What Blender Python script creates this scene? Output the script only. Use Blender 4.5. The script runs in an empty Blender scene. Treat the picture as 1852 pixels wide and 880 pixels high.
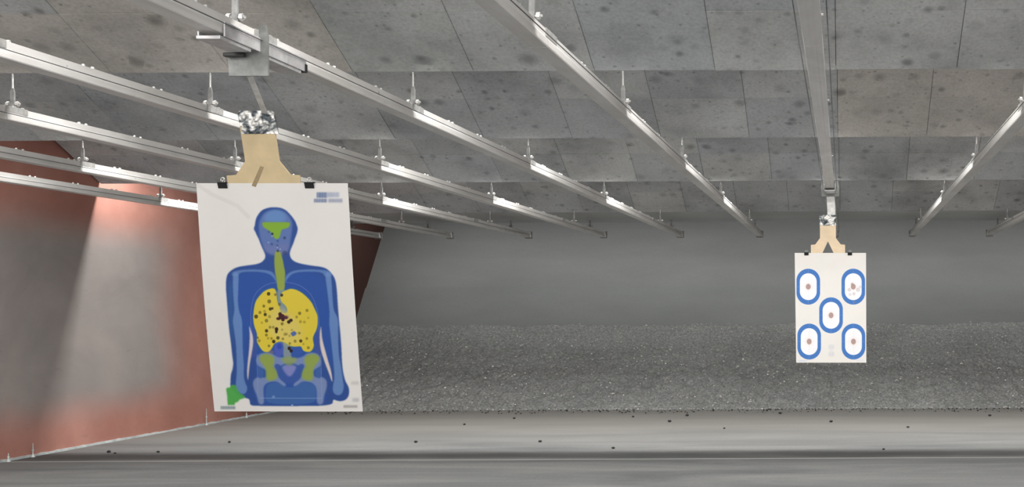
import bpy, bmesh, math, random
import numpy as np
from mathutils import Vector, Matrix, noise as mnoise

S = bpy.context.scene
C = S.collection
EYE = 1.16            # camera height; every height below written as EYE + h
F = 2200.0            # focal length in pixels of the 1852 px wide frame
VX, VY = 1525.0, 556.0
ROLL = 0.0045

# ------------------------------------------------------------------ camera, world, lights, exposure
cam = bpy.data.cameras.new('camera')
cam.sensor_width = 36.0
cam.lens = F / 1852 * 36.0
cam.shift_x = -(VX - 926) / 1852
cam.shift_y = (VY - 440) / 1852
cam.clip_end = 100
co = bpy.data.objects.new('camera', cam)
C.objects.link(co)
co.matrix_world = Matrix.Translation((0, 0, EYE)) @ Matrix.Rotation(math.pi/2, 4, 'X') @ Matrix.Rotation(-ROLL, 4, 'Z')
S.camera = co

S.view_settings.view_transform = 'Standard'
S.view_settings.look = 'None'
S.view_settings.gamma = 1.0
S.view_settings.use_curve_mapping = False
S.view_settings.exposure = 0.3

w = bpy.data.worlds.new('world')
S.world = w
w.use_nodes = True
w.node_tree.nodes['Background'].inputs[0].default_value = (1.0, 0.985, 0.96, 1)
w.node_tree.nodes['Background'].inputs[1].default_value = 1.9

BAFFLES = [(4.18, 1.155), (5.91, 1.155), (8.07, 1.13), (10.63, 1.11), (13.95, 1.105)]
SLOPE = 0.47
XL, XR = -6.5, 4.6

def lamp(name, loc, sx, sy, power, rot=(0, 0, 0), color=(1, 0.985, 0.955)):
    l = bpy.data.lights.new(name, 'AREA')
    l.shape = 'RECTANGLE'
    l.size = sx
    l.size_y = sy
    l.energy = power
    l.color = color
    o = bpy.data.objects.new(name, l)
    o.location = loc
    o.rotation_euler = rot
    C.objects.link(o)
    return o

XC = (XL + XR) / 2
POW = [100, 125, 160, 245, 60]
for (d, h), p in zip(BAFFLES, POW):
    if d > 13:
        continue
    lamp('baffle_lamp', (XC, d + 0.14, EYE + 1.52), XR - XL - 0.3, 0.06, p)
lamp('trap_fill', (XC, 15.75, EYE + 1.4), XR - XL - 0.3, 0.06, 58, (math.radians(48), 0, 0))  # added unseen light behind the soffit, brightens back wall and berm
lamp('firing_line_fill', (XC, 1.0, EYE + 1.75), XR - XL - 0.5, 0.5, 110, (math.radians(35), 0, 0))  # added unseen soft fill over the firing line for the sheets' fronts

# ------------------------------------------------------------------ material helpers
def s2l(c):
    c = np.asarray(c, dtype=float) / 255.0
    return np.where(c <= 0.04045, c / 12.92, ((c + 0.055) / 1.055) ** 2.4)

def lin(r, g, b):
    v = s2l((r, g, b))
    return (float(v[0]), float(v[1]), float(v[2]), 1)

class NT:
    def __init__(s, name, rough=0.8, metal=0.0, spec=0.3):
        s.m = bpy.data.materials.new(name)
        s.m.use_nodes = True
        s.t = s.m.node_tree
        s.b = s.t.nodes['Principled BSDF']
        s.b.inputs['Roughness'].default_value = rough
        s.b.inputs['Metallic'].default_value = metal
        s.b.inputs['Specular IOR Level'].default_value = spec
        s.geo = None
    def n(s, t, **kw):
        x = s.t.nodes.new(t)
        for k, v in kw.items():
            setattr(x, k, v)
        return x
    def l(s, a, b):
        s.t.links.new(a, b)
    def pos(s):
        if s.geo is None:
            s.geo = s.n('ShaderNodeNewGeometry').outputs['Position']
        return s.geo
    def scaled(s, v):
        m = s.n('ShaderNodeVectorMath', operation='MULTIPLY')
        s.l(s.pos(), m.inputs[0])
        m.inputs[1].default_value = v
        return m.outputs[0]
    def noise(s, scale, detail=4, rough=0.6, vec=None, dist=0.0):
        x = s.n('ShaderNodeTexNoise')
        x.inputs['Scale'].default_value = scale
        x.inputs['Detail'].default_value = detail
        x.inputs['Roughness'].default_value = rough
        x.inputs['Distortion'].default_value = dist
        s.l(vec if vec is not None else s.pos(), x.inputs['Vector'])
        return x.outputs['Fac']
    def ramp(s, fac, stops):
        x = s.n('ShaderNodeValToRGB')
        e = x.color_ramp.elements
        while len(e) < len(stops):
            e.new(0.5)
        for i, (p, c) in enumerate(stops):
            e[i].position = p
            e[i].color = c if isinstance(c, tuple) else (c, c, c, 1)
        s.l(fac, x.inputs[0])
        return x.outputs['Color']
    def mix(s, fac, a, b, mode='MIX'):
        x = s.n('ShaderNodeMix', data_type='RGBA', blend_type=mode)
        for sock, v in ((x.inputs[0], fac), (x.inputs[6], a), (x.inputs[7], b)):
            if isinstance(v, (int, float, tuple)):
                sock.default_value = v
            else:
                s.l(v, sock)
        return x.outputs[2]
    def math(s, op, a, b=0.0, c=None, clamp=False):
        x = s.n('ShaderNodeMath', operation=op, use_clamp=clamp)
        for i, v in enumerate((a, b, c)):
            if v is None:
                continue
            if isinstance(v, (int, float)):
                x.inputs[i].default_value = v
            else:
                s.l(v, x.inputs[i])
        return x.outputs[0]
    def smooth(s, v, a, b):
        x = s.n('ShaderNodeMapRange', interpolation_type='SMOOTHSTEP')
        s.l(v, x.inputs[0])
        x.inputs[1].default_value = a
        x.inputs[2].default_value = b
        return x.outputs[0]
    def spots(s, scale, lo, hi, offset=(0, 0, 0), rad=(0.05, 0.3)):
        """round marks of random size: 1 in a mark, 0 outside"""
        a = s.n('ShaderNodeVectorMath', operation='ADD')
        s.l(s.pos(), a.inputs[0])
        a.inputs[1].default_value = offset
        v = s.n('ShaderNodeTexVoronoi')
        v.inputs['Scale'].default_value = scale
        s.l(a.outputs[0], v.inputs['Vector'])
        sep = s.n('ShaderNodeSeparateColor')
        s.l(v.outputs['Color'], sep.inputs[0])
        r = s.math('MULTIPLY_ADD', sep.outputs[0], rad[1] - rad[0], rad[0])
        q = s.math('DIVIDE', v.outputs['Distance'], r)
        m = s.math('SUBTRACT', 1.0, s.smooth(q, lo, hi))
        keep = s.math('GREATER_THAN', sep.outputs[1], 0.35)
        return s.math('MULTIPLY', s.math('MULTIPLY', m, keep), sep.outputs[2])
    def bump(s, h, strength=0.3, dist=0.01):
        b = s.n('ShaderNodeBump')
        b.inputs['Strength'].default_value = strength
        b.inputs['Distance'].default_value = dist
        s.l(h, b.inputs['Height'])
        s.l(b.outputs[0], s.b.inputs['Normal'])
    def col(s, c):
        if isinstance(c, tuple):
            s.b.inputs['Base Color'].default_value = c
        else:
            s.l(c, s.b.inputs['Base Color'])
        return s.m

def mat_panel(name, rgb, spot=0.8):
    k = NT(name, 0.9, spec=0.15)
    a = lin(*rgb)
    dk = lin(*[v * 0.84 for v in rgb])
    lt = lin(*[min(255, v * 1.07) for v in rgb])
    base = k.ramp(k.noise(1.6, 5, 0.6), [(0.3, dk), (0.52, a), (0.72, lt)])
    fine = k.ramp(k.noise(60, 3, 0.7), [(0.35, 0.8), (0.6, 1.0)])
    base = k.mix(0.8, base, fine, 'MULTIPLY')
    m1 = k.spots(8.0, 0.1, 1.0, (0, 0, 0), (0.15, 0.6))
    m2 = k.spots(13.0, 0.1, 1.0, (3.3, 1.7, 0.4), (0.12, 0.5))
    m3 = k.spots(30.0, 0.2, 1.0, (1.3, 6.7, 2.4), (0.1, 0.45))
    dark = tuple(v * 0.32 for v in a[:3]) + (1,)
    c = k.mix(k.math('MULTIPLY', m1, spot), base, dark)
    c = k.mix(k.math('MULTIPLY', m2, spot * 0.9), c, dark)
    c = k.mix(k.math('MULTIPLY', m3, spot * 0.8), c, dark)
    k.bump(k.noise(45, 4, 0.6), 0.25, 0.004)
    return k.col(c)

PANELS = {
    'grey': mat_panel('panel_grey_rubber', (198, 200, 200)),
    'blue': mat_panel('panel_bluish_rubber', (192, 196, 199)),
    'brown': mat_panel('panel_brownish_rubber', (206, 202, 196)),
    'green': mat_panel('panel_greenish_rubber', (195, 199, 197)),
    'dark': mat_panel('panel_dark_rubber', (186, 189, 191)),
}

def mat_floor():
    k = NT('floor_concrete', 0.75, spec=0.3)
    v = k.scaled((0.35, 1.6, 1))
    base = k.ramp(k.noise(1.3, 6, 0.62, v, 0.6), [(0.28, lin(92, 94, 95)), (0.5, lin(114, 115, 115)), (0.72, lin(132, 132, 130))])
    base = k.mix(0.6, base, k.ramp(k.noise(35, 4, 0.7), [(0.3, 0.78), (0.62, 1.0)]), 'MULTIPLY')
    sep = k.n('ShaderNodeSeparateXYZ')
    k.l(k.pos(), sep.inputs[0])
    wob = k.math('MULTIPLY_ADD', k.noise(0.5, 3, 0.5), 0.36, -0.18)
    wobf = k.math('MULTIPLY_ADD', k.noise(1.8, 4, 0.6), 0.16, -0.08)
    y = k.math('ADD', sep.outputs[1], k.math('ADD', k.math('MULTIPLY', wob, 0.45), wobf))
    # baffle shadow painted in as a soft dark band along the construction joint
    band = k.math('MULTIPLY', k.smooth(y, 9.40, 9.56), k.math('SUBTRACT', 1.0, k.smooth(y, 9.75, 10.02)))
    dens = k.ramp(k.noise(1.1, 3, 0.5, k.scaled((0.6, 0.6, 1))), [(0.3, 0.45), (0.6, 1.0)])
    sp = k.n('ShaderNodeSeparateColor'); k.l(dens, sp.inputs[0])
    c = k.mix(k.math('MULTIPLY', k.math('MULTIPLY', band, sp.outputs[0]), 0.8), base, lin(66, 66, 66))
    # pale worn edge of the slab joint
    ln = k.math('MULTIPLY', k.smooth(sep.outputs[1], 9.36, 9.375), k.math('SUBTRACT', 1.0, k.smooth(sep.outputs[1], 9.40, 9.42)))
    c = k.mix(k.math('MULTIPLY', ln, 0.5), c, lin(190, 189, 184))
    # far slab coloured gradually lighter towards the berm
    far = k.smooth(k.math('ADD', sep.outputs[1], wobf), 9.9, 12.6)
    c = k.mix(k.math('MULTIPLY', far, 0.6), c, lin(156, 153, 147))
    k.bump(k.noise(12, 6, 0.65), 0.25, 0.01)
    return k.col(c)

def mat_wall():
    k = NT('wall_red_paint', 0.8, spec=0.2)
    sep = k.n('ShaderNodeSeparateXYZ')
    k.l(k.pos(), sep.inputs[0])
    red = k.ramp(k.noise(1.4, 5, 0.6), [(0.3, lin(156, 108, 96)), (0.55, lin(172, 124, 112)), (0.75, lin(184, 136, 124))])
    grey = k.ramp(k.noise(1.1, 5, 0.6, k.scaled((1, 1, 1.6)), 0.5), [(0.3, lin(128, 128, 127)), (0.55, lin(141, 140, 138)), (0.75, lin(152, 148, 144))])
    wob = k.math('MULTIPLY_ADD', k.noise(1.2, 4, 0.6), 0.7, -0.35)
    z = k.math('ADD', sep.outputs[2], k.math('MULTIPLY', wob, 0.35))
    y = k.math('ADD', sep.outputs[1], k.math('MULTIPLY', wob, 0.7))
    g = k.math('MULTIPLY', k.smooth(z, EYE - 1.03, EYE - 0.62), k.math('SUBTRACT', 1.0, k.smooth(z, EYE + 0.52, EYE + 0.92)))
    g = k.math('MULTIPLY', g, k.math('SUBTRACT', 1.0, k.smooth(y, 11.3, 12.3)))
    c = k.mix(k.math('MULTIPLY', g, 0.88), red, grey)
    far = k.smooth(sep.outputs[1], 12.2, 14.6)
    c = k.mix(k.math('MULTIPLY', far, 0.92), c, lin(58, 40, 36))  # far end darkened, a dark halo put into the wall colour
    scr = k.ramp(k.noise(4.0, 6, 0.7, k.scaled((1, 1, 5)), 1.2), [(0.62, 0.0), (0.74, 1.0)])
    sp = k.n('ShaderNodeSeparateColor'); k.l(scr, sp.inputs[0])
    c = k.mix(k.math('MULTIPLY', sp.outputs[0], 0.25), c, lin(84, 78, 76))
    k.bump(k.noise(8, 5, 0.6), 0.15, 0.01)
    return k.col(c)

def mat_simple(name, rgb, rough=0.6, metal=0.0, spec=0.3, var=0.12, scale=18, bump=0.0):
    k = NT(name, rough, metal, spec)
    a = lin(*[v * (1 - var) for v in rgb]); b = lin(*[min(255, v * (1 + var * 0.6)) for v in rgb])
    if bump:
        k.bump(k.noise(scale * 3, 4, 0.6), bump, 0.004)
    return k.col(k.ramp(k.noise(scale, 4, 0.6), [(0.32, a), (0.68, b)]))

def mat_rail():
    k = NT('galvanised_steel', 0.4, 0.1, 0.5)
    c = k.ramp(k.noise(5, 5, 0.6, k.scaled((1, 0.35, 1)), 0.4), [(0.3, lin(210, 207, 203)), (0.55, lin(228, 226, 223)), (0.75, lin(240, 239, 237))])
    c = k.mix(k.math('MULTIPLY', k.spots(16, 0.3, 1.0, (0, 0, 0), (0.05, 0.2)), 0.5), c, lin(120, 112, 105))
    k.bump(k.noise(26, 4, 0.6), 0.12, 0.003)
    return k.col(c)

def mat_berm():
    k = NT('shredded_rubber', 0.85, spec=0.25)
    c = k.ramp(k.noise(38, 6, 0.75), [(0.32, lin(104, 107, 108)), (0.5, lin(146, 148, 147)), (0.68, lin(184, 185, 183))])
    c = k.mix(0.7, c, k.ramp(k.noise(1.2, 3, 0.5), [(0.35, 0.82), (0.6, 1.0)]), 'MULTIPLY')
    c = k.mix(k.math('MULTIPLY', k.spots(24, 0.5, 1.0, (0.4, 0.2, 0.9), (0.03, 0.2)), 0.7), c, lin(225, 225, 221))
    c = k.mix(k.math('MULTIPLY', k.spots(30, 0.5, 1.0, (2.4, 5.2, 1.9), (0.05, 0.3)), 0.6), c, lin(70, 71, 71))
    k.bump(k.noise(40, 6, 0.8), 0.8, 0.02)
    return k.col(c)

def mat_back(name, rgb, streak=0.2):
    k = NT(name, 0.9, spec=0.1)
    a = lin(*[v * 0.94 for v in rgb]); b = lin(*[v * 1.05 for v in rgb])
    c = k.ramp(k.noise(0.7, 4, 0.6, k.scaled((0.5, 1, 1.6))), [(0.3, a), (0.7, b)])
    c = k.mix(0.4, c, k.ramp(k.noise(30, 4, 0.7), [(0.3, 0.86), (0.6, 1.0)]), 'MULTIPLY')
    c = k.mix(k.math('MULTIPLY', k.spots(8, 0.3, 1.0, (1, 1, 1), (0.03, 0.16)), streak), c, lin(160, 160, 156))
    return k.col(c)

def mat_tape():
    k = NT('silver_tape', 0.35, 0.5, 0.5)
    c = k.ramp(k.noise(24, 2, 0.5, None, 0.6), [(0.42, lin(70, 76, 80)), (0.5, lin(150, 152, 152)), (0.6, lin(215, 213, 208))])
    k.bump(k.noise(60, 3, 0.5), 0.6, 0.006)
    return k.col(c)

M = {}
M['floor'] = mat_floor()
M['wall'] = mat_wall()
M['rail'] = mat_rail()
M['berm'] = mat_berm()
M['back'] = mat_back('back_wall_sheet', (124, 126, 126))
M['back_low'] = mat_back('back_wall_rubber', (122, 125, 125), 0.12)
M['soffit'] = mat_back('soffit_board', (205, 208, 208))
M['deck'] = mat_simple('roof_deck', (110, 110, 108), 0.9)
M['skirt'] = mat_simple('base_strip', (188, 196, 196), 0.5, 0.2, 0.4, 0.15, 9)
M['steel'] = mat_simple('zinc_steel', (206, 205, 202), 0.35, 0.5, 0.5, 0.1, 30)
M['steel_dull'] = mat_simple('dull_steel', (150, 150, 149), 0.5, 0.4, 0.5, 0.18, 24)
M['plate'] = mat_simple('carrier_plate_metal', (134, 136, 134), 0.45, 0.4, 0.5, 0.14, 20)
M['sleeve'] = mat_simple('carrier_sleeve', (208, 207, 208), 0.35, 0.3, 0.5, 0.1, 18)
M['black'] = mat_simple('black_plastic', (26, 26, 28), 0.4, 0, 0.5, 0.2, 40)
M['board'] = mat_simple('tan_fibreboard', (196, 177, 142), 0.85, 0, 0.15, 0.05, 12)
M['board_pale'] = mat_simple('pale_fibreboard', (224, 203, 174), 0.85, 0, 0.15, 0.04, 12)
M['tape'] = mat_tape()
M['cable'] = mat_simple('drive_cable_steel', (120, 120, 120), 0.5, 0.4)
M['scrap'] = mat_simple('paper_scrap', (214, 212, 206), 0.8)
M['chunk'] = mat_simple('rubber_chunk_black', (52, 52, 52), 0.8)
M['smudge'] = mat_simple('pencil_smudge', (150, 133, 104), 0.9)

# ------------------------------------------------------------------ mesh helpers
def obj(name, bm, m=None, parent=None, smooth=False, loc=None):
    me = bpy.data.meshes.new(name)
    bmesh.ops.recalc_face_normals(bm, faces=bm.faces)
    bm.to_mesh(me)
    bm.free()
    if m is not None:
        me.materials.append(m)
    if smooth:
        me.polygons.foreach_set('use_smooth', [True] * len(me.polygons))
    o = bpy.data.objects.new(name, me)
    C.objects.link(o)
    if parent is not None:
        o.parent = parent
    if loc is not None:
        o.location = loc
    return o

def tag(o, label=None, cat=None, group=None, kind=None):
    if label: o['label'] = label
    if cat: o['category'] = cat
    if group: o['group'] = group
    if kind: o['kind'] = kind
    return o

def empty(name, loc, label, cat, group=None):
    o = bpy.data.objects.new(name, None)
    C.objects.link(o)
    o.location = loc
    o.empty_display_size = 0.1
    return tag(o, label, cat, group)

def box(bm, x0, x1, y0, y1, z0, z1, bev=0.0):
    mt = Matrix.Translation(((x0+x1)/2, (y0+y1)/2, (z0+z1)/2)) @ Matrix.Diagonal((x1-x0, y1-y0, z1-z0, 1))
    r = bmesh.ops.create_cube(bm, size=1, matrix=mt)
    if bev:
        es = list({e for v in r['verts'] for e in v.link_edges})
        bmesh.ops.bevel(bm, geom=es, offset=bev, segments=2, affect='EDGES', profile=0.6)
    return r

def cyl(bm, p0, p1, r0, r1=None, seg=12, caps=True):
    p0, p1 = Vector(p0), Vector(p1)
    d = p1 - p0
    mt = Matrix.Translation((p0 + p1) / 2) @ d.to_track_quat('Z', 'Y').to_matrix().to_4x4()
    bmesh.ops.create_cone(bm, cap_ends=caps, segments=seg, radius1=r0, radius2=r0 if r1 is None else r1, depth=d.length, matrix=mt)

def prism(bm, pts, y0, y1):
    """outline in x-z extruded along y"""
    a = [bm.verts.new((x, y0, z)) for x, z in pts]
    b = [bm.verts.new((x, y1, z)) for x, z in pts]
    bm.faces.new(a)
    bm.faces.new(b[::-1])
    n = len(pts)
    for i in range(n):
        bm.faces.new((a[i], b[i], b[(i+1) % n], a[(i+1) % n]))

def tube(bm, pts, r, seg=8, closed=False):
    pts = [Vector(p) for p in pts]
    rings = []
    n = len(pts)
    for i, p in enumerate(pts):
        if closed:
            t = pts[(i+1) % n] - pts[i-1]
        else:
            t = pts[min(i+1, n-1)] - pts[max(i-1, 0)]
        t.normalize()
        up = Vector((0, 1, 0)) if abs(t.y) < 0.9 else Vector((1, 0, 0))
        a = t.cross(up).normalized(); b = t.cross(a)
        rings.append([bm.verts.new(p + a*r*math.cos(2*math.pi*k/seg) + b*r*math.sin(2*math.pi*k/seg)) for k in range(seg)])
    for i in range(n if closed else n-1):
        q = rings[(i+1) % n]
        for k in range(seg):
            bm.faces.new((rings[i][k], rings[i][(k+1) % seg], q[(k+1) % seg], q[k]))
    if not closed:
        bm.faces.new(rings[0]); bm.faces.new(rings[-1][::-1])

# camera model, used to lay the printed art on the sheets
def ray(px, py):
    dx, dy = px - VX, VY - py
    return Vector((dx + ROLL*dy, F, dy - ROLL*dx))
def at(px, py, depth):
    r = ray(px, py)
    return Vector((r.x*depth/F, depth, r.z*depth/F + EYE))

# ------------------------------------------------------------------ the room
def struct(name, bm, m, kind='structure'):
    o = obj(name, bm, m)
    o['kind'] = kind
    return o
YB = -0.6
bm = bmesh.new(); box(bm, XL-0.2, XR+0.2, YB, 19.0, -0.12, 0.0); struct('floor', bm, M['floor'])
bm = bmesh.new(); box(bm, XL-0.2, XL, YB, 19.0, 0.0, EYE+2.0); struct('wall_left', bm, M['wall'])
bm = bmesh.new(); box(bm, XR, XR+0.2, YB, 19.0, 0.0, EYE+2.0); struct('wall_right', bm, M['wall'])
bm = bmesh.new(); box(bm, XL-0.2, XR+0.2, YB, 19.0, EYE+2.0, EYE+2.15); struct('ceiling', bm, M['deck'])
# back wall: leans away from the berm, with a heavier rubber curtain along its foot
def slab(p, q, th):
    """slab over full width whose face runs p=(y,z) to q=(y,z)"""
    bm = bmesh.new()
    d = Vector((0, q[0]-p[0], q[1]-p[1])).normalized()
    n = Vector((0, d.z, -d.y)) * th
    c = [Vector((0, p[0], p[1])), Vector((0, q[0], q[1])), Vector((0, q[0], q[1])) + n, Vector((0, p[0], p[1])) + n]
    A = [bm.verts.new((XL, v.y, v.z)) for v in c]; B = [bm.verts.new((XR, v.y, v.z)) for v in c]
    bm.faces.new(A); bm.faces.new(B[::-1])
    for i in range(4):
        bm.faces.new((A[i], B[i], B[(i+1) % 4], A[(i+1) % 4]))
    return bm
struct('wall_back', slab((16.0, EYE-0.45), (17.9, EYE+2.0), 0.08), M['back'])
struct('trim_1', slab((16.0-0.03, EYE-0.45+0.0), (16.0-0.03+0.75*1.9/2.45, EYE-0.45+0.75), 0.028), M['back_low'])
# flat soffit behind the last baffle
bm = bmesh.new(); box(bm, XL, XR, 13.95, 15.62, EYE+1.107, EYE+1.15); struct('ceiling.001', bm, M['soffit'])

# strip along the foot of the red wall, slightly lumpy
bm = bmesh.new()
rnd = random.Random(5)
prev = None
for i in range(161):
    y = 6.5 + i * 0.05
    k = 0.004 * rnd.random()
    hh = 0.012 + 0.008 * rnd.random()
    ring = [bm.verts.new((XL, y, 0)), bm.verts.new((XL+0.02+k, y, 0)), bm.verts.new((XL+0.016+k, y, hh*0.8)), bm.verts.new((XL, y, hh))]
    if prev:
        for a in range(4):
            bm.faces.new((prev[a], ring[a], ring[(a+1) % 4], prev[(a+1) % 4]))
    else:
        bm.faces.new(ring)
    prev = ring
bm.faces.new(prev[::-1])
struct('baseboard_left', bm, M['skirt'])

# ------------------------------------------------------------------ ceiling baffles
def baffle(idx, D, h, label):
    root = empty('ceiling_baffle', (XC, D, EYE + h), label, 'ceiling baffle', 'sloping baffles across the ceiling')
    up = Vector((0, -1, SLOPE)).normalized()
    nr = Vector((0, -SLOPE, -1)).normalized()      # faces the shooter and the floor
    rr = random.Random(idx*17 + 3)
    rows = [(0.0, 0.19/SLOPE*math.sqrt(1+SLOPE**2)), (0.19/SLOPE*math.sqrt(1+SLOPE**2), 1.55)]
    w = 0.5865
    x0 = -0.03 - w*11
    for ri, (s0, s1) in enumerate(rows):
        for j in range(0, 20):
            xa = max(XL, x0 + j*w) + 0.0012; xb = min(XR, x0 + (j+1)*w) - 0.0012
            if xb - xa < 0.05:
                continue
            mid = (xa+xb)/2
            if idx == 1:
                kind = 'brown' if mid < -2.37 and mid > -3.6 else ('grey' if mid > -2.37 and rr.random() < 0.6 else 'green' if mid < -1.2 else 'blue')
                if mid < -3.6: kind = 'brown'
            elif idx == 2:
                kind = 'brown' if mid > 0 else rr.choice(['dark', 'blue', 'grey', 'dark'])
            else:
                kind = rr.choice(['dark', 'blue', 'dark', 'grey'])
            if ri == 1 and rr.random() < 0.3:
                kind = 'grey'
            th = 0.022 if ri == 0 else 0.018
            bm = bmesh.new()
            jig = (rr.random() - 0.5) * 0.004
            vs = []
            for xx in (xa, xb):
                for (s_, t_) in ((s0 + 0.001, 0), (s1 - 0.001, 0), (s1 - 0.001, -th), (s0 + 0.001, -th)):
                    p = up * s_ + nr * (t_ + jig)
                    vs.append(bm.verts.new((xx - XC, p.y, p.z)))
            bm.faces.new(vs[0:4]); bm.faces.new(vs[4:8][::-1])
            for a in range(4):
                bm.faces.new((vs[a], vs[4+a], vs[4+(a+1) % 4], vs[(a+1) % 4]))
            bmesh.ops.bevel(bm, geom=list(bm.edges), offset=0.001, segments=1, affect='EDGES')
            obj('rubber_panel', bm, PANELS[kind], root)
    # steel angle and backing sheet the panels are screwed to
    bm = bmesh.new()
    a = nr * -0.0265
    pts = [up*0.0 + a, up*1.56 + a, up*1.56 + a + nr*-0.03, up*0.0 + a + nr*-0.03]
    A = [bm.verts.new((XL+0.01-XC, p.y, p.z)) for p in pts]; B = [bm.verts.new((XR-0.01-XC, p.y, p.z)) for p in pts]
    bm.faces.new(A); bm.faces.new(B[::-1])
    for i in range(4):
        bm.faces.new((A[i], B[i], B[(i+1) % 4], A[(i+1) % 4]))
    obj('backing_sheet', bm, M['chunk'], root)
    return root
BL = ['sloping ceiling baffle of grey panels directly over the silhouette target',
      'nearest fully seen sloping baffle, pale spotted panels, brownish at one end',
      'second sloping baffle back, dark spotted panels turning brown above the hanging five-ring target',
      'third sloping baffle back, dark grey panels, its end meeting the top of the red wall',
      'farthest sloping baffle, dark grey panels just before the flat soffit']
for i, (d, h) in enumerate(BAFFLES):
    baffle(i, d, h, BL[i])

# ------------------------------------------------------------------ overhead rails
HANG = [(4.18, 1.155), (5.91, 1.155), (8.07, 1.13), (10.63, 1.11), (13.90, 1.105), (14.77, 1.107)]
RT = 0.985                                     # rail top above the eye
prof = [(-0.024, RT), (0.024, RT), (0.024, 0.957), (0.031, 0.948), (0.0345, 0.922), (0.032, 0.918), (0.012, 0.918), (0.008, 0.9188),
        (-0.008, 0.9188), (-0.012, 0.918), (-0.032, 0.918), (-0.0345, 0.922), (-0.031, 0.948), (-0.024, 0.957)]
RAIL_START, RAIL_END = 0.9, 15.6
BREAKS = [RAIL_START, 2.4, 4.27, 5.82, 8.0, 10.55, 13.2, RAIL_END]

def make_rail(label):
    r = empty('overhead_rail', (0, 8, EYE + RT), label, 'rail', 'target rails hanging in rows under the ceiling')
    def lp(z): return z - RT
    for a, b in zip(BREAKS[:-1], BREAKS[1:]):
        bm = bmesh.new()
        prism(bm, [(x, lp(z)) for x, z in prof], a + 0.002 - 8, b - 0.002 - 8)
        obj('rail_section', bm, M['rail'], r)
    for b in BREAKS[2:-1]:                      # splice sleeve over each joint
        bm = bmesh.new()
        prism(bm, [(-0.0275, 0.003), (0.0275, 0.003), (0.0275, lp(0.958)), (0.0245, lp(0.958)), (0.0245, 0.0005), (-0.0245, 0.0005), (-0.0245, lp(0.958)), (-0.0275, lp(0.958))], b - 8, b + 0.16 - 8)
        obj('splice_sleeve', bm, M['steel'], r)
    k = 0
    y = 3.4
    while y < 15.3:                             # bolt heads along the top edge
        bm = bmesh.new()
        cyl(bm, (0.0135, y - 8, 0.0), (0.0135, y - 8, 0.009), 0.009, 0.007, 6)
        obj('bolt_head', bm, M['steel'], r)
        bm = bmesh.new()
        cyl(bm, (0.0135, y + 0.06 - 8, 0.0), (0.0135, y + 0.06 - 8, 0.009), 0.009, 0.007, 6)
        obj('bolt_head', bm, M['steel'], r)
        y += 0.5
    for s in (-1, 1):
        bm = bmesh.new()
        cyl(bm, (s*0.052, RAIL_START - 8, lp(0.945)), (s*0.052, RAIL_END - 0.3 - 8, lp(0.945)), 0.0022, None, 6)
        obj('drive_cable', bm, M['cable'], r)
    for D, h in HANG:
        top = h - RT - 0.001
        if D == 13.90: top += 0.05*SLOPE
        bm = bmesh.new()                        # threaded rod
        cyl(bm, (0, D-8, 0.06), (0, D-8, top), 0.0042, None, 8)
        rod = obj('hanger_rod', bm, M['steel'], r)
        bm = bmesh.new()                        # clevis: tapered strap body over the rail
        box(bm, -0.010, 0.010, D-8-0.006, D-8+0.006, 0.012, 0.085, 0.002)
        box(bm, -0.0145, 0.0145, D-8-0.009, D-8+0.009, 0.000, 0.014, 0.002)
        box(bm, -0.007, 0.007, D-8-0.005, D-8+0.005, 0.083, 0.098, 0.002)
        obj('clevis', bm, M['steel_dull'], rod)
        bm = bmesh.new()                        # cross bolt with nuts
        cyl(bm, (-0.036, D-8, 0.022), (0.036, D-8, 0.022), 0.0045, None, 8)
        cyl(bm, (0.016, D-8, 0.022), (0.028, D-8, 0.022), 0.0125, None, 6)
        cyl(bm, (-0.028, D-8, 0.022), (-0.016, D-8, 0.022), 0.0125, None, 6)
        obj('cross_bolt', bm, M['steel'], rod)
    bm = bmesh.new()                            # end stop
    box(bm, -0.045, 0.045, RAIL_END - 8, RAIL_END + 0.035 - 8, lp(0.905), 0.01, 0.004)
    obj('end_stop', bm, M['steel_dull'], r)
    return r
def copy_tree(o, parent=None):
    c = o.copy()
    C.objects.link(c)
    c.parent = parent
    for ch in list(o.children):
        copy_tree(ch, c)
    return c
lane_x = [0.10, -1.065, -2.085, -3.07, -4.03, -5.04, -5.96]
lane_x = [-x if x > 0 else x for x in lane_x]
lanes = [(-0.10, 'galvanised overhead rail seen end-on above the five-ring target'),
         (-1.065, 'galvanised overhead rail in the empty lane between the two hanging targets, nearer the five-ring one'),
         (-2.085, 'galvanised overhead rail carrying the blue silhouette target'),
         (-3.07, 'galvanised overhead rail passing just behind the taped top of the silhouette target'),
         (-4.03, 'galvanised overhead rail third out from the red wall, reaching the tan board from behind'),
         (-5.04, 'overhead rail second out from the red wall, with a bright splice before its rod'),
         (-5.96, 'overhead rail running closest to the red wall'),
         (0.89, 'galvanised overhead rail one lane beyond the five-ring target, away from the red wall'),
         (1.88, 'overhead rail farthest from the red wall, only its far end in sight')]
proto = None
for i, (x, lab) in enumerate(lanes):
    if proto is None:
        proto = r = make_rail(lab)
    else:
        r = copy_tree(proto)
        r['label'] = lab
    r.location.x = x

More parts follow.
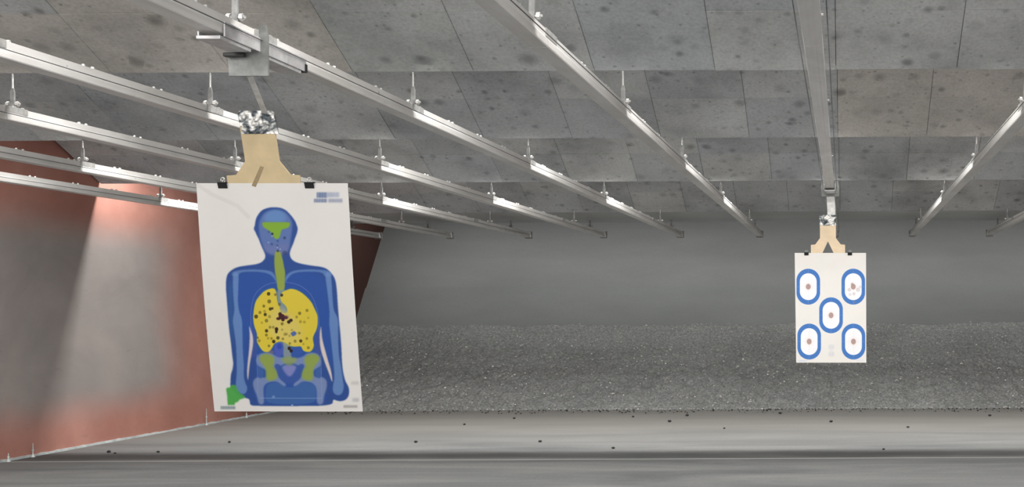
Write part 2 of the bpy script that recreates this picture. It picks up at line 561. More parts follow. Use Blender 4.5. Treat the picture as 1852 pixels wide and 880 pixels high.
# ------------------------------------------------------------------ target carriers, boards and clips
def carrier(x, D, zb, label):
    r = empty('target_carrier', (x, D, EYE + 0.875), label, 'target carrier', 'carriers running on the overhead rails')
    z = lambda h: h - 0.875
    # cross plate with a slot for the rail
    bm = bmesh.new()
    prism(bm, [(-0.066, z(zb)), (0.072, z(zb)), (0.072, z(0.960)), (0.064, z(0.998)), (0.040, z(0.998)), (0.040, z(0.912)), (-0.040, z(0.912)), (-0.040, z(0.998)), (-0.064, z(0.998)), (-0.072, z(0.960))], -0.004, 0.004)
    obj('cross_plate', bm, M['plate'], r)
    # cheeks along the rail
    for s in (-1, 1):
        bm = bmesh.new()
        xs = sorted((s*0.040, s*0.046))
        box(bm, xs[0], xs[1], -0.25, 0.36, z(0.905), z(0.955), 0.002)
        obj('side_cheek', bm, M['sleeve'], r)
    bm = bmesh.new()
    box(bm, -0.040, 0.040, -0.27, -0.06, z(0.893), z(0.905), 0.002)
    box(bm, -0.040, 0.040, 0.05, 0.33, z(0.893), z(0.905), 0.002)
    obj('under_tray', bm, M['sleeve'], r)
    if zb > 0.85:
        return r
    bm = bmesh.new()
    box(bm, -0.062, -0.034, -0.03, -0.004, z(0.925), z(0.968), 0.003)
    obj('bumper_block', bm, M['black'], r)
    bm = bmesh.new()
    box(bm, -0.072, 0.0, -0.035, -0.012, z(0.884), z(0.899), 0.004)
    obj('bumper_block', bm, M['black'], r)
    bm = bmesh.new()
    box(bm, 0.020, 0.049, 0.345, 0.365, z(0.902), z(0.934), 0.003)
    obj('end_cap', bm, M['black'], r)
    return r

def strap(r, dx0, dx1, z0, z1, w, y, dy=0.0):
    z = lambda h: h - 0.875
    bm = bmesh.new()
    a = [(dx0 - w/2, z(z0)), (dx0 + w/2, z(z0)), (dx1 + w/2, z(z1)), (dx1 - w/2, z(z1))]
    prism(bm, a, y, y + 0.003)
    for v in bm.verts: v.co.y += dy*(z(z0) - v.co.z)/(z0 - z1)
    return obj('hanging_strap', bm, M['steel'], r)

DL, DR = 4.49, 9.60
cl = carrier(-2.085, 4.27, 0.822, 'grey target carrier on the rail above the blue silhouette target')
strap(cl, 0.0, -0.030, 0.83, 0.715, 0.020, 0.005, DL - 0.03 - 4.275)
cr = carrier(-0.10, DR, 0.878, 'small grey target carrier on the rail above the five-ring target')
strap(cr, 0.004, 0.012, 0.884, 0.69, 0.062, 0.006)

def hanger_board(x, D, lean, notch, m, tape_dx, label):
    """origin at the shoulder line; local z up"""
    r = empty('target_hanger_board', (x, D, EYE + 0.44), label, 'hanger board')
    r.rotation_euler = (lean, 0, 0)
    z = lambda h: h - 0.44
    L = [(-0.063, z(0.72)), (-0.063, z(0.55)), (-0.100, z(0.500)), (-0.135, z(0.497)), (-0.135, z(0.10))]
    pts = L[:]
    if notch:
        pts += [(-0.085, z(0.10)), (-0.050, z(0.42)), (0.0, z(0.524)), (0.050, z(0.42)), (0.085, z(0.10))]
    pts += [(-a, b) for a, b in L[::-1]]
    pts = [(a + (tape_dx if b > z(0.7) else 0), b) for a, b in pts]
    bm = bmesh.new()
    prism(bm, pts, 0.002, 0.008)
    obj('fibreboard', bm, m, r)
    bm = bmesh.new()                            # foil tape wrapped round the top
    rr = random.Random(3)
    nx, nz = 16, 12
    for side, yy in ((0, 0.0), (1, 0.010)):
        g = [[bm.verts.new((tape_dx*(j/nz) - 0.066 + 0.132*i/nx, yy + (rr.random()-0.5)*0.004, z(0.649) + 0.084*j/nz - (0.012 if j == nz and i in (0, nx) else 0))) for i in range(nx+1)] for j in range(nz+1)]
        for j in range(nz):
            for i in range(nx):
                bm.faces.new((g[j][i], g[j][i+1], g[j+1][i+1], g[j+1][i]))
        if side == 0: g0 = g
    for i in range(nx):
        bm.faces.new((g0[nz][i], g0[nz][i+1], g[nz][i+1], g[nz][i]))
    for j in range(nz):
        bm.faces.new((g0[j][0], g0[j+1][0], g[j+1][0], g[j][0]))
        bm.faces.new((g0[j][nx], g0[j+1][nx], g[j+1][nx], g[j][nx]))
    obj('silver_tape', bm, M['tape'], r)
    return r
LEAN = math.atan2(0.12, 0.85)
bl = hanger_board(-2.137, DL + 0.003, LEAN, False, M['board'], -0.014, 'tan fibreboard hanger with taped top holding the blue silhouette target')
bm = bmesh.new()                                # pencilled stroke on the board
prism(bm, [(-0.045, 0.02), (-0.030, 0.015), (0.004, 0.088), (-0.008, 0.092)], 0.0005, 0.0018)
obj('dark_stroke', bm, M['smudge'], bl)
br = hanger_board(-0.118, DR + 0.003, 0.0, True, M['board_pale'], 0.0, 'pale forked fibreboard hanger with taped top holding the five-ring target')

def clip(p, lean, label, sc=1.0):
    r = empty('binder_clip', p, label, 'binder clip', 'binder clips along the tops of the targets')
    r.rotation_euler = (lean, 0, 0)
    bm = bmesh.new()                            # triangular spring body, open at the bottom
    w = 0.017
    sec = [(-0.0025, -0.019), (-0.0085, 0.004), (0.0085, 0.004), (0.0025, -0.019), (0.0018, -0.019), (0.0070, 0.0028), (-0.0070, 0.0028), (-0.0018, -0.019)]
    A = [bm.verts.new((-w, a, b)) for a, b in sec]; B = [bm.verts.new((w, a, b)) for a, b in sec]
    for i in range(8):
        bm.faces.new((A[i], B[i], B[(i+1) % 8], A[(i+1) % 8]))
    bm.faces.new(A); bm.faces.new(B[::-1])
    obj('clip_body', bm, M['black'], r)
    for s, dx in ((-1, 0.005), (1, -0.004)):    # wire handles
        bm = bmesh.new()
        pts = []
        for t in range(15):
            a = -0.6*math.pi/2 + (math.pi + 0.6*math.pi) * t / 14 - 0.0
            pts.append((dx + 0.0062*math.cos(a), s*(0.006 + 0.004*math.sin(a)), 0.0145 + 0.0062*math.sin(a)))
        pts = [(dx + 0.004, s*0.006, 0.003)] + pts + [(dx - 0.004, s*0.006, 0.003)]
        tube(bm, pts, 0.0013, 6)
        obj('wire_handle', bm, M['steel'], r)
    r.scale = (sc, 1, sc)
    return r

# ------------------------------------------------------------------ printed sheets
class Canvas:
    ink = 0.9
    """ink laid down in a fine raster, later sampled at the sheet's vertices"""
    def __init__(s, x0, y0, x1, y1, k, base):
        s.x0, s.y0, s.k = x0, y0, k
        s.w, s.h = int((x1-x0)*k)+1, int((y1-y0)*k)+1
        s.base = base
        s.a = np.empty((s.h, s.w, 3)); s.a[:] = base
        yy, xx = np.mgrid[0:s.h, 0:s.w]
        s.X = xx / k + x0; s.Y = yy / k + y0
    def blur(s, m, r):
        n = int(round(r * s.k))
        if n < 1: return m
        for ax in (0, 1):
            for _ in range(2):
                p = np.pad(m, [(n, n) if i == ax else (0, 0) for i in (0, 1)], mode='edge')
                c = np.cumsum(p, axis=ax)
                c = np.concatenate([np.zeros_like(c.take([0], axis=ax)), c], axis=ax)
                L = 2*n + 1
                m = (c.take(range(L, c.shape[ax]), axis=ax) - c.take(range(0, c.shape[ax]-L), axis=ax)) / L
        return m
    def put(s, m, col, al=1.0):
        col = np.asarray(col, float)*s.ink
        col = col*0.9 + 0.1*col.mean()
        m = (np.clip(m, 0, 1) * al)[..., None]
        s.a = s.a*(1-m) + np.asarray(col, float)*m
    def mask(s, pts):
        m = np.zeros((s.h, s.w), bool)
        n = len(pts)
        for i in range(n):
            xa, ya = pts[i]; xb, yb = pts[(i+1) % n]
            if ya == yb: continue
            c = ((ya > s.Y) != (yb > s.Y)) & (s.X < (xb-xa)*(s.Y-ya)/(yb-ya) + xa)
            m ^= c
        return m.astype(float)
    def poly(s, pts, col, al=1.0, r=0.5, smooth=True):
        if smooth: pts = chaikin(pts, 2)
        s.put(s.blur(s.mask(pts), r), col, al)
    def disc(s, x, y, rx, ry, col, al=1.0, r=0.4):
        q = np.sqrt(((s.X-x)/rx)**2 + ((s.Y-y)/ry)**2)
        s.put(np.clip((1-q)*min(rx, ry)/max(r, .01) + 0.5, 0, 1), col, al)
    def line(s, pts, wd, col, al=1.0):
        best = np.full((s.h, s.w), 1e9)
        for (xa, ya), (xb, yb) in zip(pts[:-1], pts[1:]):
            dx, dy = xb-xa, yb-ya
            t = np.clip(((s.X-xa)*dx + (s.Y-ya)*dy) / (dx*dx+dy*dy+1e-9), 0, 1)
            best = np.minimum(best, np.hypot(s.X-xa-t*dx, s.Y-ya-t*dy))
        s.put(np.clip(wd/2 - best + 0.5, 0, 1), col, al)
    def sample(s, px, py):
        u = np.clip((px-s.x0)*s.k, 0, s.w-1.001); v = np.clip((py-s.y0)*s.k, 0, s.h-1.001)
        i = u.astype(int); j = v.astype(int); fu = (u-i)[:, None]; fv = (v-j)[:, None]
        a = s.a
        return (a[j, i]*(1-fu)+a[j, i+1]*fu)*(1-fv) + (a[j+1, i]*(1-fu)+a[j+1, i+1]*fu)*fv

def chaikin(p, n):
    for _ in range(n):
        q = []
        for i in range(len(p)):
            a, b = p[i], p[(i+1) % len(p)]
            q.append((a[0]*.75+b[0]*.25, a[1]*.75+b[1]*.25)); q.append((a[0]*.25+b[0]*.75, a[1]*.25+b[1]*.75))
        p = q
    return p

def sheet(name, corners, depths, nu, nv, canvas, wave, label):
    tl, tr, br_, bl_ = [np.array(at(*c, d)) for c, d in zip(corners, depths)]
    u = np.linspace(0, 1, nu)[None, :, None]; v = np.linspace(0, 1, nv)[:, None, None]
    P = (tl*(1-u)+tr*u)*(1-v) + (bl_*(1-u)+br_*u)*v
    # project the flat sheet, then bend it slightly
    dxt = P[..., 0]*F/P[..., 1]; dyt = (P[..., 2]-EYE)*F/P[..., 1]
    px = VX + dxt - ROLL*dyt; py = VY - (dyt + ROLL*dxt)
    P[..., 1] += wave(u[..., 0], v[..., 0])
    org = P[0, nu//2].copy()
    me = bpy.data.meshes.new(name)
    N = nu*nv
    me.vertices.add(N)
    me.vertices.foreach_set('co', (P - org).reshape(-1))
    idx = np.arange(N).reshape(nv, nu)
    q = np.stack([idx[:-1, :-1], idx[1:, :-1], idx[1:, 1:], idx[:-1, 1:]], -1).reshape(-1)
    nf = (nu-1)*(nv-1)
    me.loops.add(nf*4); me.loops.foreach_set('vertex_index', q.astype(np.int32))
    me.polygons.add(nf); me.polygons.foreach_set('loop_start', np.arange(0, nf*4, 4, dtype=np.int32))
    me.update(calc_edges=True); me.validate()
    me.polygons.foreach_set('use_smooth', [True]*nf)
    col = s2l(np.clip(canvas.sample(px.reshape(-1), py.reshape(-1)), 0, 255))
    at_ = me.color_attributes.new('ink', 'FLOAT_COLOR', 'POINT')
    at_.data.foreach_set('color', np.concatenate([col, np.ones((N, 1))], 1).reshape(-1))
    k = NT(name + '_print', 0.65, spec=0.25)
    ca = k.n('ShaderNodeVertexColor', layer_name='ink')
    k.bump(k.noise(9, 3, 0.5), 0.1, 0.01)
    c = k.mix(0.5, ca.outputs[0], k.ramp(k.noise(5, 4, 0.6), [(0.3, 0.93), (0.65, 1.0)]), 'MULTIPLY')
    k.col(c)
    me.materials.append(k.m)
    o = bpy.data.objects.new(name, me); C.objects.link(o)
    o.location = org
    return tag(o, label, 'paper target')

# ---- silhouette target
PAPER = (212, 209, 206)
cv = Canvas(350, 325, 662, 750, 2.5, PAPER)
DK = (40, 78, 158); MID = (36, 84, 178); BONE = (106, 146, 208); GREY = (132, 150, 196)
YEL = (232, 206, 52); OLV = (150, 172, 62); LIME = (134, 184, 44)
body = [(499,374.5),(488,375),(478,378),(472,382),(467,389),(464,395),(462.5,402),(462,408),(459.6,413.6),(463.6,420),(466,426),(469,431),(474.5,445.5),(480,456),(482,463.6),(480,469),(474.5,474.5),
        (464,478),(454.5,479),(432.7,482),(422,487),(415,493),(411.5,500),(410,516),(412,540),(416,596),(419,620),(421,644),(423,657),(421,668),(418,676),(417,686),(416.6,697),
        (418,702),(430,716),(443,719),(450.8,721),(451.5,727),(452.5,733),(470,733.5),(530,733.5),(602.5,733),(603,720.5),(610,724),(618,725),(627,722),(632,714),(632.4,703),(630,696),(625,688),(620,663),(618.6,616.7),(613.5,565.6),(610.5,514.5),(606,500),(600,493),(592.7,485.5),(582,482),(563.6,480),(542,476),(531,471),(526,463.6),(525.5,454.5),(532,440),
        (535,430),(538,423),(540,413),(538,408),(536,402),(531,394),(525,387),(518,380),(510,376)]
cv.poly(body, DK, r=0.6)
# torso field of brighter blue
cv.poly([(424,494),(470,491),(490,493),(500,500),(516,500),(530,492),(590,492),(598,560),(604,640),(600,675),(596,655),(586,625),(582,590),(575,600),(572,640),(582,700),(600,731),(455,731),(466,690),(462,640),(452,590),(447,640),(446,680),(440,660),(438,600),(430,540)], MID, 0.75, r=2.5)
# arms, a paler inner band
cv.poly([(414,520),(422,500),(424,560),(424,600),(424,650),(420,690),(426,640),(417,596)], (44, 100, 166), 0.6, r=1.5)
# head: skull and face
cv.poly([(479,383),(499,378),(518,383),(529,398),(530,410),(528,430),(522,461),(484,461),(472,434),(468.5,412),(470,398)], (100, 126, 190), 0.85, r=1.6)
cv.poly([(482,384),(499,378),(516,384),(521,402),(476,402)], (98, 144, 206), 0.8, r=2.0)
cv.poly([(474,440),(484,462),(522,462),(528,436),(500,446)], (122, 122, 178), 0.4, r=3)
# collarbones
cv.poly([(420,492),(436,487.5),(463.6,486.5),(491,489),(499,496),(504,514),(499,505),(489,494),(463.6,490.5),(434.5,492),(434,500),(422,500)], BONE, 0.72, r=1)
cv.poly([(601,492),(589,487.5),(554.5,486.5),(531,489),(518,498),(516,514),(521,505),(531,493.5),(554.5,490.5),(586,492),(588,500),(602,500)], BONE, 0.72, r=1)
# arm bones
cv.poly([(422,492),(433.6,492),(433,520),(432,545),(434,562),(439,575),(440,588),(440,605),(440.5,640),(442,660),(441,680),(443.6,692),(448,700),(445,711),(436,713),(427,704),(426,694),(428.6,675),(428.7,650),(428,622),(424.4,595),(422,578),(426,562),(424,540)], BONE, 0.85, r=0.9)
cv.poly([(589,492),(600,492),(602,515),(604,550),(606,562),(611,570),(614,582),(613,598),(614,640),(618,660),(621,684),(623.4,700),(619.5,712),(611,715),(603,709),(603,697),(606.5,683),(605,660),(601,620),(598.7,598),(597,582),(598,568),(597,552),(593,520)], BONE, 0.85, r=0.9)
# rib cage outline
arc = [(456,600),(455,569),(457,552),(460.6,537),(466,528),(473.9,520.5),(482,515.5),(491.6,512),(503,510.5),(519,510),(533,512),(545,516.5),(555,523),(564,532),(569.9,542.5),(575.8,560),(578.7,576.5),(578.5,600)]
cv.line(arc, 1.1, (120, 130, 206), 0.7)
# windpipe and spine
cv.poly([(503,520),(518,520),(519,545),(521,560),(523,572),(524,600),(528,640),(530,650),(513,650),(514,620),(512,600),(510,566),(503,545)], (146, 160, 158), 0.85, r=1.2)
cv.poly([(499,455),(504,452.5),(509,456),(513,468),(515,480),(518,492),(517,506),(517.5,523),(510,525),(503.5,523),(502.5,508),(499,492),(497.5,470)], (156, 176, 62), 0.95, r=0.8)
cv.poly([(475,402),(480,401.5),(522,401.5),(526,403),(525,409),(520,413),(511,414.5),(509,420),(507,430),(501,433),(496,429),(492,420),(484,414.5),(476,410)], LIME, 0.97, r=0.9)
# ribs' shaded flanks
cv.poly([(455,588),(466,596),(466,640),(458,650),(452,640)], (66, 84, 168), 0.6, r=2.0)
cv.poly([(579,588),(571,600),(570,640),(576,650),(584,640)], (66, 84, 168), 0.6, r=2.0)
# pelvis
P1 = [(478.6,637),(491,637),(504,645),(513.6,646),(533,648),(548.6,645),(558,637.5),(569,636.5),(578.9,641),(582.8,652),(581,664),(570,667),(567,674),(571,682),(580,680),(589,683),(593,690),(592,702.7),(587,715),(585.5,731),(574,731),(574,712),(573,698),(563,690),(547,689),(539,698),(531,698),(532.7,692),(545.5,683.6),(549,672),(548,664),(530,655),(520,655),(503,664),(503,672),(506,683.6),(517,692),(519,698),(511,698),(503,689),(487,690),(477,697),(477,712),(478,731),(467,731),(465,716),(459,703),(457,690),(463,682),(472,681),(482,683),(484,674),(481,667),(469,664),(463,652),(467,641)]
cv.poly(P1, GREY, 0.85, r=1.1)
# dark window of the pelvis
for mir in (False, True):
    f = (lambda x: 1049.6 - x) if mir else (lambda x: x)
    cv.poly([(f(x), y) for x, y in [(497,662),(500,657),(507,658),(513,667),(519,677),(526,686),(526,695),(516,691),(508,685),(502,675),(500,668)]], (52, 88, 172), 0.95, r=0.8)
    cv.poly([(f(x), y) for x, y in [(466,664),(472,662),(478,670),(478,678),(472,685),(467,680)]], (56, 98, 174), 0.95, r=0.8)
    cv.poly([(f(x), y) for x, y in [(468,648),(476,639),(491,640),(498,647),(497,656),(494,662),(500,668),(503,677),(502,685),(492,688),(484,688),(481,680),(482,667),(476,658)]], OLV, 0.9, r=1.5)
cv.poly([(509,659),(540,659),(534,672),(525,683),(515,672)], (142, 142, 206), 0.85, r=1.5)
cv.poly([(509,645),(540,645),(537,654),(524,662),(512,654)], (148, 168, 84), 0.8, r=1.8)
cv.poly([(482,696),(490,692),(505,691),(515,699),(524,700),(534,699),(545,691),(560,691),(571,697),(573,710),(571,731),(481,731),(480,712)], (58, 104, 176), 0.9, r=1.0)
for x in (488, 561.5):
    pass
cv.line([(466,640),(466.5,719)], 0.9, (150, 168, 216), 0.55); cv.line([(582,640),(583,719)], 0.9, (150, 168, 216), 0.55)
cv.line([(470,719.5),(583,719.5)], 1.0, (150, 176, 226), 0.75)
cv.disc(495, 717, 3, 2.5, (150, 180, 226), 0.5, 1.5); cv.disc(529, 732, 2, 1.2, (210, 220, 240), 0.7, 1)
# gaps between arms and waist
cv.poly([(451.7,586),(455,596),(459,606),(459.5,621),(456.4,638),(452,660),(450,680),(448.6,689),(447,676),(448.6,655),(451.6,633),(453.4,606)], (222, 208, 208), 0.97, r=0.7)
cv.poly([(582.6,586),(583.5,600),(584.5,613),(590.5,635),(595,652),(601,672),(603,692),(600,686),(597,676),(589,655),(581,630),(579.5,606)], (232, 212, 204), 0.97, r=0.7)
# green hand
cv.poly([(409,705),(409.5,701),(416,700),(417,697),(420,695),(426,696),(429,703),(433,710),(440,714),(444,717.5),(440,720),(433,722),(430,726),(424.5,728),(423.5,732),(411,732),(410.5,716)], (74, 176, 74), 0.97, r=0.7, smooth=False)
# lungs
lung = [(495,521),(488.6,522.2),(479.8,526),(471,535),(463.5,545.5),(460.6,561.7),(459.6,576.5),(461.6,590),(466,600),(467,609),(465.5,616),(470,625),(476,634),(482.7,636.4),(488.6,635.6),(494,628),(497,621),(509,616),(518,619),(526,625),(536,626.4),(547,624.8),(548.6,632.6),(556.6,636.4),(565.4,634.4),(570.2,625),(567.4,613.4),(568.8,606),(574.6,595.7),(577,582),(576.3,569),(570.4,557),(565.4,546),(555,534.5),(541.8,525),(528.5,521.4),(521,524),(512,527.7),(508.6,535),(510,545.5),(520,552.8),(522.6,566),(509.3,566),(508.3,554.3),(503.4,545.5),(502,527.7),(499,522)]
cv.poly(lung, (80, 150, 120), 0.9, r=1.6)
cv.poly(lung, YEL, 1.0, r=0.5)
cv.poly([(489,560),(505,556),(530,566),(548,590),(548,622),(520,622),(500,612),(486,600)], (224, 204, 112), 0.65, r=5)
cv.poly([(497,624),(505,618),(513,622),(514,640),(506,646),(498,641)], (74, 92, 196), 0.95, r=0.7)
cv.disc(507, 626, 4.5, 5, (42, 72, 190), 0.9, 1.5)
cv.poly([(531,629),(547,627),(550,637),(542,644),(531,645)], (46, 88, 182), 0.95, r=0.9)
cv.disc(492, 636, 5, 3, (150, 110, 130), 0.6, 2)
cv.poly([(527,602),(534,598),(539,602),(536,606),(531,608)], (78, 104, 176), 1.0, r=0.5, smooth=False)
# shot holes in the paper
holes = [(594,142,20,.75),(602,235,22,.6),(535,292,16,.6),(615,327,18,.75),(640,320,14,.7),(488,370,17,.5),(545,355,16,.3),(552,395,18,.8),(440,420,22,.7),(605,420,18,.35),(567,470,20,.55),(510,495,14,.25),
         (677,152,15,.5),(755,158,17,.8),(727,270,17,.5),(975,380,18,.6),(1065,345,17,.5),(938,425,15,.4),(985,482,16,.35),(1033,487,16,.3),(1080,435,12,.25),(760,508,17,.6),(610,550,16,.45),(650,550,16,.4),(567,594,19,.8),(565,645,16,.55),
         (585,685,14,.3),(628,688,14,.45),(707,680,19,.7),(655,725,20,.9),(768,692,14,.5),(795,636,18,.35),(815,634,14,.3),(970,622,15,.45),(918,720,17,.45),(988,718,18,.75),(852,748,14,.45),(1062,688,15,.45),(1080,800,17,.45),(595,778,15,.5),(475,715,17,.4),(458,678,12,.6),(1020,755,12,.3),(760,580,12,.3),(880,585,12,.3),(850,655,14,.25)]
for x, y, r, a in holes:
    X, Y = x/6.77+400, y/6.77+510
    cv.disc(X, Y, r/6.77*1.0+.2, r/6.77*1.05+.2, (96, 84, 22) if a < .7 else (62, 52, 16), min(1, a*1.15), 0.8)
for x, y, rx, ry in [(735,390,22,24),(715,445,28,18),(755,420,38,32),(770,455,22,24),(805,432,26,20)]:
    cv.disc(x/6.77+400, y/6.77+510, rx/6.77, ry/6.77, (66, 16, 34), 0.95, 0.7)
for x, y, rx, ry in [(842,485,22,22),(868,465,22,20),(690,575,22,26),(688,605,16,20),(845,808,20,22),(868,840,20,20)]:
    cv.disc(x/6.77+400, y/6.77+510, rx/6.77, ry/6.77, (44, 22, 12), 0.95, 0.7)
cv.disc(520, 573, 5, 4, (110, 60, 90), 0.35, 2)
for x, y, r, a in [(516,345,12,.95),(480,325,12,.3),(638,385,14,.55),(570,415,11,.4),(512,448,13,.35),(566,460,11,.35),(572,515,13,.65),(640,535,24,.4)]:
    cv.disc(x/5.5+400, y/5.5+360, r/5.5, r/5.5, (36, 46, 74), a, 0.8)
for x, y in [(512,368),(478,430),(566,480),(596,497)]:
    cv.disc(x/5.5+400, y/5.5+360, 1.2, 1.2, (190, 200, 222), 0.7, 0.8)
# small printed lines, worn beyond reading
def smear(x0, x1, y0, y1, col, al, seed, n, r=1.1):
    q = random.Random(seed)
    m = np.zeros((cv.h, cv.w))
    m[(cv.X > x0) & (cv.X < x1) & (cv.Y > y0) & (cv.Y < y1)] = 0.75
    st = (x1-x0)/n
    for i in range(n):
        xa = x0 + i*st
        sel = (cv.X > xa) & (cv.X < xa + st*(0.25+0.3*q.random())) & (cv.Y > y0) & (cv.Y < y1)
        m[sel] = 1.0
    cv.put(cv.blur(m, r), col, al)
smear(573, 592, 347.5, 357.5, (100, 122, 166), 0.95, 1, 4, 1.0)
smear(592, 614, 347.5, 356.5, (158, 170, 200), 0.85, 2, 4, 1.2)
smear(568, 592, 359, 366, (112, 128, 166), 0.9, 3, 5, 1.0)
smear(594, 620, 359, 366, (140, 150, 178), 0.85, 4, 6, 1.1)
smear(398, 425, 734, 739.5, (120, 142, 150), 0.85, 5, 6, 1.0)
smear(622, 647, 732, 737, (160, 154, 152), 0.8, 6, 6, 1.0)
smear(636, 650, 689, 695, (190, 182, 180), 0.6, 7, 3, 1.6)
smear(638, 650, 719, 726, (178, 180, 188), 0.75, 8, 2, 1.4)
cv.line([(357,334),(385,352),(430,372),(450,392)], 7, (214, 208, 202), 0.35)

DB = 4.612
paper_l = sheet('paper_target', [(355,331),(629,331),(656.5,743.5),(387,743.5)], [DL, DL, DB, DB], 440, 660, cv,
                lambda u, v: 0.004*np.sin(u*5.0+1.0)*v - 0.010*np.sin(math.pi*v)*(1 - 0.3*u) , 'large white paper target printed with a blue human silhouette and yellow torso')
clip(at(403, 331, DL - 0.001), LEAN, 'black binder clip at the corner of the silhouette target nearer the red wall')
clip(at(560, 331, DL - 0.001), LEAN, 'black binder clip on the silhouette target beside the worn blue lettering')

# ---- five ring target
PW = (226, 223, 218)
Canvas.ink = 1.0
cw = Canvas(1432, 452, 1572, 662, 5, PW)
def ring(cx, cy):
    def cap(hw, hh):
        r = hw
        q = np.hypot(cw.X - cx, np.maximum(np.abs(cw.Y - cy) - (hh - hw), 0))
        return np.clip((r - q) * 1.6 + 0.5, 0, 1)
    cw.put(cap(21.3, 32.4), (62, 116, 192), 1.0)
    cw.put(cap(15.2, 24.2), (236, 236, 240), 1.0)
    for sx, sy in ((0, -1), (0, 1), (-1, 0), (1, 0)):
        x0, y0 = cx + sx*16.5, cy + sy*26
        cw.line([(x0, y0), (cx + sx*20, cy + sy*31)], 0.7, (120, 160, 214), 0.6)
        cw.line([(cx + sx*5, cy + sy*6), (cx + sx*13, cy + sy*21)], 0.5, (214, 220, 236), 0.9)
    cw.disc(cx, cy, 4.4, 5.2, (150, 118, 112), 0.95, 0.8)
    cw.disc(cx, cy, 9, 9, (236, 214, 208), 0.25, 4)
K = 516/170.0
for x, y in [(127,419),(374,419),(252,576),(132,720),(375,720)]:
    ring(1420 + x/K, 380 + y/K)
for x, y, r, a in [(368,405,8,.5),(352,436,10,.25),(400,436,12,.25),(378,458,9,.25),(380,503,7,.35),(356,462,8,.2),(412,420,8,.2)]:
    cw.disc(1420 + x/K, 380 + y/K, r/K, r/K, (150, 120, 120), a, 0.8)
for y0, y1, c in ((738, 760, 206), (778, 800, 202)):
    m = ((cw.X > 1420+238/K) & (cw.X < 1420+268/K) & (cw.Y > 380+y0/K) & (cw.Y < 380+y1/K)).astype(float)
    cw.put(cw.blur(m, 1.3), (c, c, c+4), 0.9)
m = ((cw.X > 1420+244/K) & (cw.X < 1420+262/K) & (cw.Y > 380+740/K) & (cw.Y < 380+800/K)).astype(float)
cw.put(cw.blur(m, 1.5), (214, 214, 216), 0.8)
cw.disc(1420+95/K, 380+825/K, 9, 1.5, (190, 204, 232), 0.6, 1); cw.disc(1420+410/K, 380+822/K, 8, 1.3, (200, 210, 232), 0.5, 1)
paper_r = sheet('paper_target', [(1437.3,457),(1566.3,457),(1566.8,655.3),(1440,655.3)], [DR, DR, DR+0.02, DR+0.02], 300, 460, cw,
                lambda u, v: -0.004*np.sin(math.pi*v) + 0*u, 'smaller white paper target printed with five blue rounded rings')
clip(at(1458.5, 457, DR - 0.001), 0, 'black binder clip on the five-ring target, nearer the silhouette target', 1.0)
clip(at(1537, 457, DR - 0.001), 0, 'black binder clip on the five-ring target, farther from the silhouette target', 1.0)

# ------------------------------------------------------------------ rubber berm
def hz(x, y, s, seed=0.0):
    return mnoise.noise(Vector((x*s + seed, y*s, seed*0.7)))
bm = bmesh.new()
NX, NY = 720, 90
Y0, Y1 = 13.93, 16.1
TH = EYE - 0.213
grid = []
for j in range(NY+1):
    t = j/NY
    row = []
    for i in range(NX+1):
        x = XL + 0.01 + (XR-XL-0.02)*i/NX
        edge = 0.06*hz(x, 0, 0.9, 3) + 0.05*hz(x, 0, 4, 5) + 0.04*hz(x, 0, 13, 8)
        y = Y0 + edge*(1-t) + (Y1-Y0)*t
        s = min(1.0, t*(Y1-Y0)/2.1)
        z = TH * (s**0.82) + 0.03*hz(x, y, 1.3, 1)*min(1, s*6)
        if j: z += (0.020*hz(x, y, 9, 2) + 0.018*hz(x, y, 22, 4) + 0.010*hz(x, y, 47, 6))
        row.append(bm.verts.new((x, y, max(z, 0.0 if j else -0.02))))
    grid.append(row)
for j in range(NY):
    for i in range(NX):
        bm.faces.new((grid[j][i], grid[j][i+1], grid[j+1][i+1], grid[j+1][i]))
be = obj('rubber_berm', bm, M['berm'], smooth=True)
tag(be, 'bank of dark grey shredded rubber sloping up at the end of the range', 'berm', kind='stuff')
def berm_z(x, y):
    s = max(0, min(1.0, (y-Y0)/2.1))
    return TH * (s**0.82) + 0.03*hz(x, y, 1.3, 1)*min(1, s*6) + 0.020*hz(x, y, 9, 2) + 0.018*hz(x, y, 22, 4) + 0.010*hz(x, y, 47, 6)

# pale curled scraps strewn over the rubber and along its foot
bm = bmesh.new()
rr = random.Random(11)
for i in range(1500):
    x = rr.uniform(-5.8, 2.6)
    t = rr.random()**1.25
    y = 13.86 + 2.15*t
    z = (berm_z(x, y) if y > 13.95 else 0.0) + 0.012
    L = rr.uniform(0.010, 0.030) * (1.5 if rr.random() < 0.12 else 0.8); w = rr.uniform(0.004, 0.010)
    a = rr.uniform(0, math.pi); c, s = math.cos(a), math.sin(a)
    tilt = rr.uniform(0.2, 1.3)
    vs = []
    for k in range(4):
        u = (k/3 - 0.5)*L; cur = 0.35*L*math.cos((k/3-0.5)*math.pi)
        for sg in (-1, 1):
            vs.append(bm.verts.new((x + c*u - s*sg*w*0.5, y + s*u*0.6, z + cur + sg*w*tilt*0.6 + abs(u)*0.2)))
    for k in range(3):
        bm.faces.new((vs[2*k], vs[2*k+1], vs[2*k+3], vs[2*k+2]))
o = obj('paper_scraps', bm, M['scrap'])
tag(o, 'pale scraps and fibres strewn over the shredded rubber bank', 'scraps', kind='stuff')

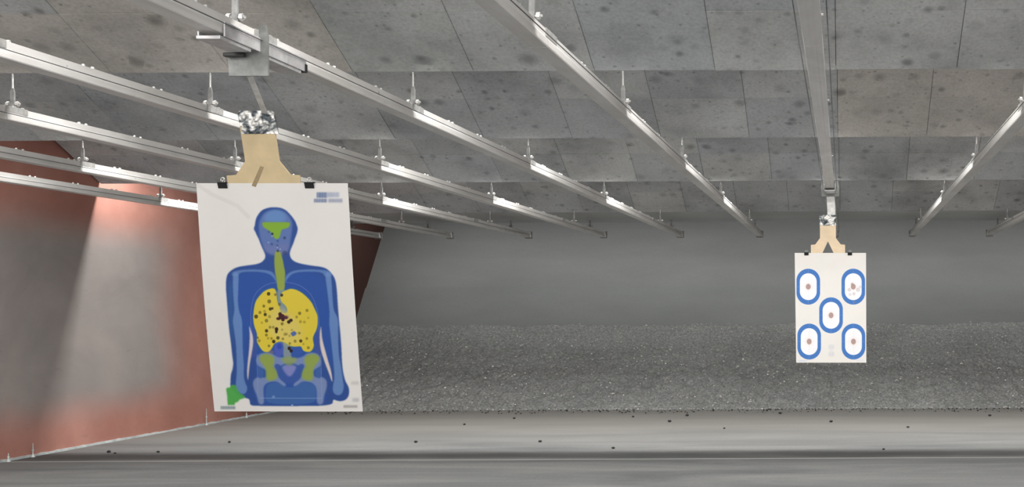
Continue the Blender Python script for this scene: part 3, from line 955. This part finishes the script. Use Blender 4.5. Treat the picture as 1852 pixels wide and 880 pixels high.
# dark crumbs that rolled off the bank onto the concrete
bm = bmesh.new()
for i in range(420):
    x = rr.uniform(-5.9, 2.6)
    y = 13.9 - 0.45*rr.random()**2.2
    r_ = rr.uniform(0.003, 0.010)
    q = bmesh.ops.create_icosphere(bm, subdivisions=1, radius=r_, matrix=Matrix.Translation((x, y, r_*0.7)) @ Matrix.Rotation(rr.random()*3, 4, 'Z') @ Matrix.Diagonal((1.4, 1, 0.7, 1)))
o = obj('rubber_crumbs', bm, M['chunk'])
tag(o, 'scatter of fine dark rubber crumbs along the foot of the bank', 'crumbs', kind='stuff')

# ------------------------------------------------------------------ small things on the floor
def floor_at(px, py):
    r = ray(px, py); t = -EYE / r.z
    return Vector((r.x*t, r.y*t, 0))
def chunk(px, py, r, label, group):
    p = floor_at(px, py)
    bm = bmesh.new()
    bmesh.ops.create_icosphere(bm, subdivisions=2, radius=1)
    for v in bm.verts:
        k = 1 + 0.3*mnoise.noise(v.co*1.7 + Vector((px, py, 0)))
        v.co = Vector((v.co.x*r*k*1.2, v.co.y*r*k, v.co.z*r*k*0.7))
    mz = min(v.co.z for v in bm.verts)
    for v in bm.verts: v.co.z -= mz
    o = obj('rubber_chunk', bm, M['chunk'], smooth=True, loc=p)
    return tag(o, label, 'rubber chunk', group)
chunk(197, 818, 0.014, 'larger black rubber chunk lying on the floor near the foot of the red wall', 'rubber chunks on the concrete')
chunk(208, 820, 0.009, 'tiny rubber crumb right beside the larger black chunk near the red wall', 'rubber chunks on the concrete')
chunk(286, 818, 0.011, 'black rubber crumb alone on the floor before the silhouette target, red wall side', 'rubber chunks on the concrete')
chunk(415, 800, 0.011, 'black rubber crumb on the floor below the green hand corner of the silhouette target', 'rubber chunks on the concrete')
for px, py, r in [(752,800,.013),(977,799,.014),(1109,811,.012),(1211,763,.016),(1243,752,.016),(1411,748,.016),(1503,763,.015),(1598,813,.010),(1642,773,.012),(1145,754,.012),(1310,775,.010),(1790,752,.015),(930,757,.012),(840,768,.011)]:
    chunk(px, py, r, 'small black rubber crumb fallen on the floor in front of the rubber bank', 'rubber crumbs before the bank')

# upright pins standing along the foot of the red wall
for k, (px, py, hpx, lab) in enumerate([
        (14, 831, 15, 'thin steel pin at the foot of the red wall, nearest the viewer'),
        (58.5, 822, 25, 'thin steel pin at the foot of the red wall, second from the viewer'),
        (372.5, 764, 30, 'tall thin steel pin at the wall foot, just before the silhouette target'),
        (445, 752, 10, 'short steel pin at the wall foot, below the silhouette target')]):
    p = floor_at(px, py); p.x = XL + 0.04; p.y = (XL+0.04)/((px - VX))*F
    h = hpx * p.y / F
    r = empty('anchor_pin', p, lab, 'pin', 'steel pins along the wall foot')
    bm = bmesh.new(); cyl(bm, (0, 0, 0), (0, 0, h), 0.0055, 0.003, 8); obj('shaft', bm, M['skirt'], r)
    bm = bmesh.new(); cyl(bm, (0, 0, 0), (0, 0, 0.02), 0.017, 0.009, 10); cyl(bm, (0, 0, h*0.45), (0, 0, h*0.45+0.012), 0.009, None, 6); obj('nut', bm, M['skirt'], r)
